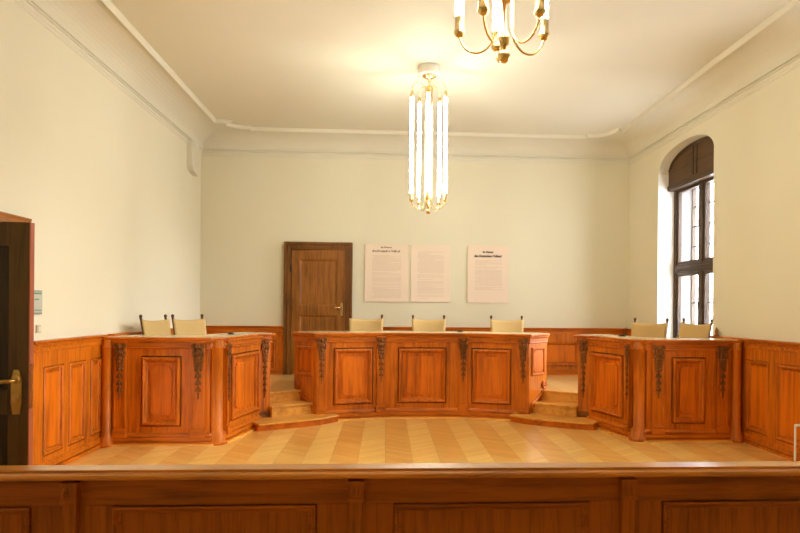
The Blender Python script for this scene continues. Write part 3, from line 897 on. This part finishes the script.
# ------------------------------------------------------------------ posters
def poster(x0, x1, z0, z1, head, label, hk=1., hz=.0, lines=(0, 1)):
    r = thing('poster', label, 'poster', ((x0+x1)/2, YB, z0), 'text posters on the back wall')
    F = Fr((x0, YB), (x1, YB)); w = x1-x0; h = z1-z0
    MB().box(0, w, .003, .026, z0, z1, F).build('board', M['poster'], r, bevel=.003)
    m = MB(); rnd = random.Random(int(x0*100))
    z = z0+h*lines[1]
    zend = z0+h*lines[0]
    i = 0
    while z > zend:
        ind = .17 + (.06 if rnd.random() < .2 else 0)
        end = .84 - (rnd.random()*.4 if rnd.random() < .18 else 0)
        a = ind*w
        while a < end*w:
            l = rnd.uniform(.012, .05)
            b = min(a+l, end*w)
            m.add([F.P(a, .0268, z), F.P(b, .0268, z), F.P(b, .0268, z+.008), F.P(a, .0268, z+.008)], [(0, 1, 2, 3)])
            a = b+.009
        z -= .0195; i += 1
        if rnd.random() < .1: z -= .016
    m.build('small_print', M['faintink'], r, merge=False, kind='stuff')
    for txt, size, zz, st in head:
        cu = bpy.data.curves.new('heading', 'FONT'); cu.body = txt; cu.size = size; cu.align_x = 'CENTER'; cu.extrude = .0008; cu.offset = st
        o = bpy.data.objects.new('heading_curve', cu); COL.objects.link(o)
        dg = bpy.context.evaluated_depsgraph_get(); dg.update()
        me = bpy.data.meshes.new_from_object(o.evaluated_get(dg)); bpy.data.objects.remove(o)
        me.materials.clear(); me.materials.append(M['ink'] if st > .0028 else M['fadedink'])
        q = F.P(w*.49, .0275, zz)
        xs = [v.co.x for v in me.vertices]
        for v in me.vertices:
            x, y, zc = v.co; v.co = Vector((q[0]+x-(x0+x1)/2, q[1]-zc-YB, zz+y-z0))
        ob = bpy.data.objects.new('heading', me); COL.objects.link(ob); ob.parent = r; LOC[ob.name] = LOC[r.name]
    return r
H1 = [('Im Namen', .042, 2.505, .0022), ('des Deutschen Volkes!', .050, 2.44, .0026)]
poster(-.90, -.175, 1.606, 2.572, H1, 'pale text poster with a dark heading, beside the brown door', lines=(.06, .80))
poster(-.125, .535, 1.606, 2.562, [], 'pale text poster without a heading, the middle of the three', lines=(.06, .88))
poster(.835, 1.53, 1.603, 2.568, [('Im Namen', .042, 2.45, .003), ('des Deutschen Volkes!', .050, 2.378, .004)], 'pale text poster with bold heading, standing apart from the other two', lines=(.22, .74))

# ------------------------------------------------------------------ small things on walls and tops
sp = thing('wall_speaker', 'narrow cream box mounted high on the left wall, at the cornice', 'speaker', (-W, 10.2, 3.62))
y0, y1 = 10.02, 10.36
FS = Fr((-W, 0), (-W, 1))
b = MB().plate(FS, [(y0+.06, 3.6), (y1-.02, 3.56), (y1, 3.62), (y1, 4.06), (y0, 4.06), (y0, 3.66)], .0, .09); b.build('case', M['mould'], sp, bevel=.006)
b = MB().box(y0+.05, y1-.05, .09, .095, 3.68, 4.03, FS); 
for k in range(12): b.box(y0+.06, y1-.06, .095, .098, 3.69+.028*k, 3.70+.028*k, FS)
b.build('grille', M['mould'], sp)

th = thing('wall_display', 'small grey display box on the left wall beside the open door', 'display', (-W, 5.77, 1.42))
MB().box(5.69, 5.855, .0, .03, 1.42, 1.63, FL).build('case', M['grey'], th, bevel=.006)
MB().box(5.705, 5.84, .03, .033, 1.435, 1.615, FL).build('screen', M['display'], th)
b = MB().box(5.71, 5.83, .033, .035, 1.595, 1.61, FL).box(5.72, 5.79, .033, .035, 1.545, 1.556, FL).box(5.72, 5.83, .033, .035, 1.452, 1.46, FL)
b.build('markings', M['green'], th, kind='stuff')
sw = thing('light_switch', 'small cream wall switch just above the left panelling', 'switch', (-W, 5.83, 1.29))
MB().box(5.80, 5.865, 0, .014, 1.255, 1.325, FL).build('plate', M['cream'], sw, bevel=.003)
MB().box(5.817, 5.848, .014, .02, 1.27, 1.31, FL).build('rocker', M['mould'], sw, bevel=.002)

def outlet(x, y, lab, rot):
    r = thing('cable_outlet', lab, 'cable outlet', (0, 0, 0), 'small fittings set in the bench tops')
    MB().lathe(0, 0, [(.001, .0), (.05, .0), (.05, .006), (.044, .012), (.001, .012)], 20).build('plate', M['dark'], r)
    MB().wbox(-.03, .03, -.012, .012, .012, .022).build('flap', M['iron'], r, bevel=.002)
    r.location = (x, y, 1.165); r.rotation_euler = (0, 0, rot)
outlet(-2.42, 7.88, 'small dark fitting on the top of the left side bench', .3)
outlet(.53, 9.2, 'small dark fitting on the long bench top', 0)
outlet(2.46, 8.0, 'small dark fitting on the window-side bench top', -.3)

kn = thing('turned_finial', 'small brown turned wooden piece standing on the panelling cap by the window', 'ornament', (3.585, 7.78, 1.187))
MB().lathe(3.585, 7.78, [(.026, 1.187), (.028, 1.197), (.016, 1.21), (.022, 1.235), (.018, 1.262), (.008, 1.285), (.002, 1.30)], 16).build('body', M['pot'], kn)
MB().lathe(3.585, 7.78, [(.0285, 1.191), (.0285, 1.195)], 16).build('band', M['dark'], kn)

ds = thing('display_stand', 'white-framed clear panel behind the barrier at the right wall, mostly out of view', 'stand', (2.36, 4.02, 0))
x0, x1 = 2.112, 2.69
b = MB()
b.wbox(x0, x0+.009, 4.009, 4.021, 0, .765); b.wbox(x1-.009, x1, 4.009, 4.021, 0, .765); b.wbox(x0+.009, x1-.009, 4.009, 4.021, .753, .765); b.wbox(x0+.009, x1-.009, 4.009, 4.021, .183, .195)
b.build('frame', M['wframe'], ds, bevel=.002)
for x in (x0, x1-.03): MB().wbox(x, x+.03, 3.86, 4.17, 0, .02).build('foot', M['wframe'], ds)
MB().wbox(x0+.009, x1-.009, 4.013, 4.017, .195, .753).build('board', M['glass'], ds)

# ------------------------------------------------------------------ daylight
wd = bpy.data.worlds.new('sky'); S.world = wd; wd.use_nodes = True
bg = wd.node_tree.nodes['Background']; bg.inputs[0].default_value = (.95, .97, 1., 1); bg.inputs[1].default_value = 14.
for (a, b) in WINS:      # portals: tell the renderer where the sky comes in
    l = bpy.data.lights.new('window_portal', 'AREA'); l.shape = 'RECTANGLE'; l.size = b-a; l.size_y = 2.6; l.cycles.is_portal = True
    o = bpy.data.objects.new('window_portal', l); COL.objects.link(o)
    o.location = (W+.59, (a+b)/2, 2.5); o.rotation_euler = (0, PI/2, 0)
    # the lamp shines along its -z, here towards -x
    o.rotation_euler = Vector((1, 0, 0)).to_track_quat('Z', 'Y').to_euler()

# broad soft sun lamp, added to brighten the bench end through the window
sl = bpy.data.lights.new('added_window_sun', 'SUN'); sl.energy = 10.; sl.angle = math.radians(32); sl.color = (1., .98, .93)
so = bpy.data.objects.new('added_window_sun', sl); COL.objects.link(so)
so.rotation_euler = Vector((.93, -.08, .30)).to_track_quat('Z', 'Y').to_euler()

# ------------------------------------------------------------------ camera
F_PX, PSI, RO, PX, PY = 640., -.0575, .0085, 422.3, 308.4
cd = bpy.data.cameras.new('camera'); cam = bpy.data.objects.new('camera', cd); COL.objects.link(cam)
cd.sensor_width = 36.; cd.lens = F_PX/800*36; cd.sensor_fit = 'HORIZONTAL'
cd.shift_x = (400-PX)/800; cd.shift_y = (PY-266.5)/800
Fv = Vector((-math.sin(PSI), math.cos(PSI), 0)); Rv = Vector((math.cos(PSI), math.sin(PSI), 0)); Uv = Vector((0, 0, 1))
Rc = Rv*math.cos(RO)+Uv*math.sin(RO); Uc = Uv*math.cos(RO)-Rv*math.sin(RO)
mw = Matrix(((Rc.x, Uc.x, -Fv.x, -.55), (Rc.y, Uc.y, -Fv.y, 0), (Rc.z, Uc.z, -Fv.z, EYE), (0, 0, 0, 1)))
cam.matrix_world = mw
cd.clip_start = .05; cd.clip_end = 200
S.camera = cam

S.view_settings.view_transform = 'Standard'; S.view_settings.look = 'None'
S.view_settings.exposure = .73; S.view_settings.gamma = 1.; S.view_settings.use_curve_mapping = False
S.cycles.max_bounces = 10; S.cycles.diffuse_bounces = 7; S.cycles.glossy_bounces = 4; S.cycles.transparent_max_bounces = 12
S.cycles.sample_clamp_indirect = 6.; S.cycles.caustics_reflective = False; S.cycles.caustics_refractive = False
